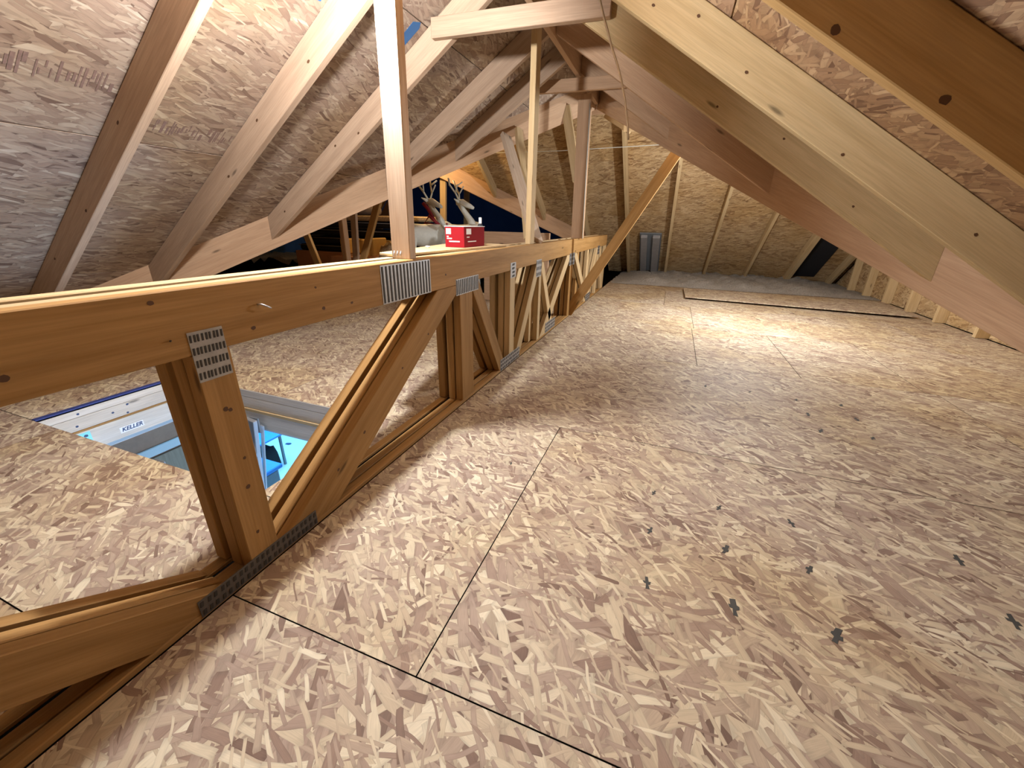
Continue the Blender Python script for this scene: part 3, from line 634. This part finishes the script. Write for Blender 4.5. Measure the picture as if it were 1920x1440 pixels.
# ---------------------------------------------------------------- things on the truss
ply = prism('plywood_board', [(-1.14, 1.45, ZT + .001), (-1.03, 1.42, ZT + .001), (-.962, 2.45, ZT + .001), (-1.34, 2.55, ZT + .001)], (0, 0, .012), (1, 0, 0), lum_pale); tag(ply, 'pale plywood board lying across the truss behind the bright post', 'board')
zb = ZT + .0135
cx = empty('red_carton', (-1.05, 2.1, zb)); tag(cx, 'red cardboard carton with white marks on the plywood board', 'box')
box('body', -1.115, -1.005, 1.96, 2.21, zb, zb + .100, (0, 0, 1), red_m, cx, .0015)
box('lid', -1.117, -1.003, 1.958, 2.212, zb + .1005, zb + .103, (0, 0, 1), white_m, cx, 0)
box('white_square', -1.108, -1.080, 1.9585, 1.9595, zb + .064, zb + .092, (0, 0, 1), white_m, cx, 0)
box('white_square', -1.0045, -1.0038, 1.985, 2.04, zb + .064, zb + .092, (0, 0, 1), white_m, cx, 0)
for x0, x1, z in ((-1.104, -1.094, .050), (-1.104, -1.075, .040), (-1.092, -1.03, .026)): box('printed_line', x0, x1, 1.9585, 1.9595, zb + z, zb + z + .006, (0, 0, 1), white_m, cx, 0)
for y0, y1, z in ((1.99, 2.02, .048), (2.0, 2.10, .026)): box('printed_line', -1.0045, -1.0038, y0, y1, zb + z, zb + z + .005, (0, 0, 1), white_m, cx, 0)
def bottle(x, y, z, h, r, label, capm, bodym):
    t = empty('spray_bottle', (x, y, z)); tag(t, label, 'bottle')
    bm = bmesh.new(); add_tube(bm, [(x, y, z), (x, y, z + h * .7), (x, y, z + h * .78)], [r, r, r * .5], 12); link('body', bm, bodym, t, False)
    bm = bmesh.new(); add_tube(bm, [(x, y, z + h * .78), (x, y, z + h)], r * .55, 10); link('cap', bm, capm, t, False)
bottle(-1.10, 2.36, zb, .15, .016, 'small bottle with white cap behind the red carton', white_m, black_m)
bottle(-1.03, 3.30, ZT + .001, .10, .014, 'red bottle with white cap farther along the truss top', white_m, red_m)
for x, y, nm in ((-1.16, 1.86, 'plain white screw cap left alone on the plywood board'), (-1.16, 2.14, 'white screw cap on the plywood beside the red carton')):
    t = tube('screw_cap', [(x, y, zb), (x, y, zb + .008)], .012, white_m, None, 10); tag(t, nm, 'cap')

# ---------------------------------------------------------------- lawn reindeer in the left wing
def reindeer(x, y, turn, s, label, scarf=True):
    t = empty('lawn_reindeer', (x, y, 0)); tag(t, label, 'decoration')
    c, sn = math.cos(turn), math.sin(turn)
    def P(a, b, z): return V((x + s * (a * c - b * sn), y + s * (a * sn + b * c), .02 + s * z))
    bm = bmesh.new()
    add_tube(bm, [P(-.30, 0, .80), P(-.25, 0, .78), P(-.1, 0, .74), P(.1, 0, .74), P(.25, 0, .80), P(.31, 0, .90)], [s * q for q in (.06, .12, .15, .155, .13, .06)], 10)
    add_tube(bm, [P(.22, 0, .82), P(.20, .05, .95), P(.13, .12, 1.08), P(.10, .16, 1.16)], [s * q for q in (.085, .045, .035, .035)], 8)
    add_tube(bm, [P(.08, .19, 1.17), P(.12, .12, 1.17), P(.18, .02, 1.12), P(.20, -.02, 1.10)], [s * q for q in (.035, .045, .03, .018)], 8)
    link('body', bm, mesh_white, t, True)
    for a, b in ((-.24, .08), (-.24, -.08), (.2, .08), (.2, -.08)):
        k = -.05 if a < 0 else .02
        tube('leg', [P(a, b, .74), P(a + k, b, .48), P(a + .01, b, .26), P(a + (0 if a < 0 else .02), b, 0.0)], [s * q for q in (.065, .038, .026, .026)], mesh_white, t)
    tube('tail', [P(-.30, 0, .84), P(-.38, 0, .93), P(-.40, 0, .98)], [s * q for q in (.03, .03, .012)], mesh_white, t)
    for b in (1, -1):
        bm = bmesh.new()
        o1, o2 = (.10, .16); q = .05 * b
        add_tube(bm, [P(o1 + q * .5, o2 + q * .4, 1.20), P(o1 + q * 1.6, o2 + .03 + q, 1.28), P(o1 - .02 + q * 2.6, o2 + .10 + q * 1.6, 1.38), P(o1 - .01 + q * 2.8, o2 + .14 + q * 2, 1.46)], s * .012, 5)
        add_tube(bm, [P(o1 + q * 1.6, o2 + .03 + q, 1.28), P(o1 + q * 2.2, o2 - .03 + q, 1.38)], s * .010, 5); add_tube(bm, [P(o1 - .02 + q * 2.6, o2 + .10 + q * 1.6, 1.38), P(o1 + q * 3.4, o2 + .05 + q, 1.44)], s * .010, 5)
        link('antler', bm, mesh_white, t, True)
        tube('ear', [P(.09 + .03 * b, .17 + .03 * b, 1.18), P(.07 + .09 * b, .20 + .07 * b, 1.21)], [s * .025, s * .006], mesh_white, t)
    if scarf:
        tube('neck_ribbon', [P(.21, -.08, .88), P(.28, -.03, .90), P(.28, .06, .91), P(.20, .11, .90), P(.13, .06, .88), P(.14, -.04, .87), P(.21, -.08, .88)], s * .018, red_cloth, t)
        tube('bow', [P(.15, -.02, .88), P(.04, .05, .99), P(-.02, .08, .90), P(.13, 0, .88), P(.05, .10, 1.08), P(.0, .14, 1.15)], s * .024, red_cloth, t)
reindeer(-2.94, 4.75, .95, .95, 'white wire lawn reindeer with a red ribbon, left of the red carton')
reindeer(-2.58, 5.0, 1.25, .95, 'second lawn reindeer half hidden behind the red carton', False)

# ---------------------------------------------------------------- timbers and junk in the left wing
def stick(name, p0, p1, ws, wd, mat, label, cat='post', side=(0, 1, 0)): return tag(beam(name, p0, p1, side, ws, wd, mat), label, cat)
stick('brace', (-4.55, 4.28, .90), (-4.02, 4.05, .05), .04, .09, lum_pale, 'lone pale brace in the dark left corner under the valley rafter', 'brace')
stick('post', (-3.75, 4.14, .02), (-3.74, 4.14, 1.20), .09, .05, lum_rose, 'dark brown stud left of the lighter stud in the left wing')
stick('post', (-3.60, 4.10, .02), (-3.50, 4.10, 1.35), .04, .075, lum_pink_cast, 'lighter upright stud in front of the junk pile in the left wing')
stick('brace', (-3.62, 4.05, .05), (-2.98, 4.05, 1.40), .04, .075, lum_orange_shade, 'leaning stud beside the bright post in front of the junk pile', 'brace')
stick('post', (-3.70, 6.4, .02), (-3.62, 6.4, 1.86), .05, .10, lum_pale, 'pale post rising behind the ribboned reindeer')
stick('post', (-4.22, 8.3, .02), (-4.15, 8.3, 1.9), .05, .12, lum_pale, 'dim post in the dark opening between the two reindeer')
stick('beam', (-4.6, 5.15, .62), (-3.0, 5.0, .60), .04, .04, lum_pale, 'pale thin board leaning low across the junk pile', 'board')
jy = 5.3
for k, (z, dx) in enumerate(((.42, 0), (.54, .1), (.66, -.05), (.78, .08))):
    bm = bmesh.new(); add_box(bm, -5.75 + dx, -3.75 + dx, jy, jy + .7, z, z + .10, .03); o = link('folded_tarp', bm, black_m)
    tag(o, ['black folded tarp at the bottom of the junk pile', 'black folded tarp second from the bottom of the junk pile', 'black folded tarp third from the bottom of the junk pile', 'black folded tarp topmost under the pale foam sheet'][k], 'tarp')
    tube('hem', [(-5.75 + dx, jy - .006, z + .085), (-4.7 + dx, jy - .008, z + .08), (-3.75 + dx, jy - .006, z + .07)], .006, vent_m, o)
bm = bmesh.new(); add_box(bm, -5.8, -3.7, jy - .05, jy + .75, .005, .415, .01); o = link('crate', bm, brown_m); tag(o, 'low dark brown crate under the pile of black tarps', 'crate')
o = prism('foam_sheet', [(-5.35, jy - .05, .885), (-3.55, jy - .05, .885), (-3.45, jy + .7, .885), (-5.3, jy + .75, .885)], (0, 0, .075), (1, 0, 0), insul_tan, None, .02); tag(o, 'pale foam sheet on top of the pile of black tarps', 'foam')
o = tube('rolled_blanket', [(-5.0, jy + .2, 1.03), (-4.6, jy + .2, 1.03), (-4.25, jy + .2, 1.03)], [.06, .068, .06], plain('grey_blanket', (.16, .13, .12), .9), None, 10); tag(o, 'grey rolled blanket lying on the foam sheet', 'blanket')
for a, b, z0, z1, lb_ in ((-4.16, -4.07, .49, .66, 'golden insulation batt end left of the dark stud in the left wing'), (-3.85, -3.79, .46, .66, 'golden insulation batt sliver just left of the dark stud'), (-3.70, -3.63, .48, .68, 'golden insulation batt between the two upright studs')):
    o = box('insulation_batt', a, b, 4.5, 4.8, z0 - .02, z1, (0, 0, 1), plain('golden_batt', (.62, .40, .13), .9), None, .012); tag(o, lb_, 'insulation')
    # each batt stands on a stacked block
tag(box('timber_stack', -4.3, -3.55, 4.45, 4.85, .003, .438, (1, 0, 0), brown_m), 'dark timber stack carrying the golden insulation batts', 'timber')
o = lumps('loose_batt', -3.65, -3.12, 4.45, 4.95, .57, .10, 16, 12, insul_tan, None, True); tag(o, 'tan loose insulation heap beside the bright post in the left wing', 'insulation')
tag(box('frame_board', -2.1, -1.3, 4.6, 4.64, .003, .80, (1, 0, 0), lum_rose), 'brown board standing on edge behind the truss, right of the red carton', 'board')

# ---------------------------------------------------------------- ceiling lamp (just above the view)
bl = empty('ceiling_lamp', (-1.045, 1.286, 1.72)); tag(bl, 'bare bulb lamp hanging from the ridge above the bright post', 'lamp')
box('socket', -1.065, -1.025, 1.266, 1.306, 1.755, 1.80, (0, 0, 1), white_m, bl, .006)
bm = bmesh.new(); add_tube(bm, [(-1.045, 1.286, 1.695), (-1.045, 1.286, 1.702), (-1.045, 1.286, 1.725), (-1.045, 1.286, 1.755)], [.012, .024, .030, .014], 12); link('bulb', bm, glass_on, bl, True)
tube('cord', [(-1.045, 1.286, 1.80), (-.965, 1.286, 2.034)], .004, black_m, bl)
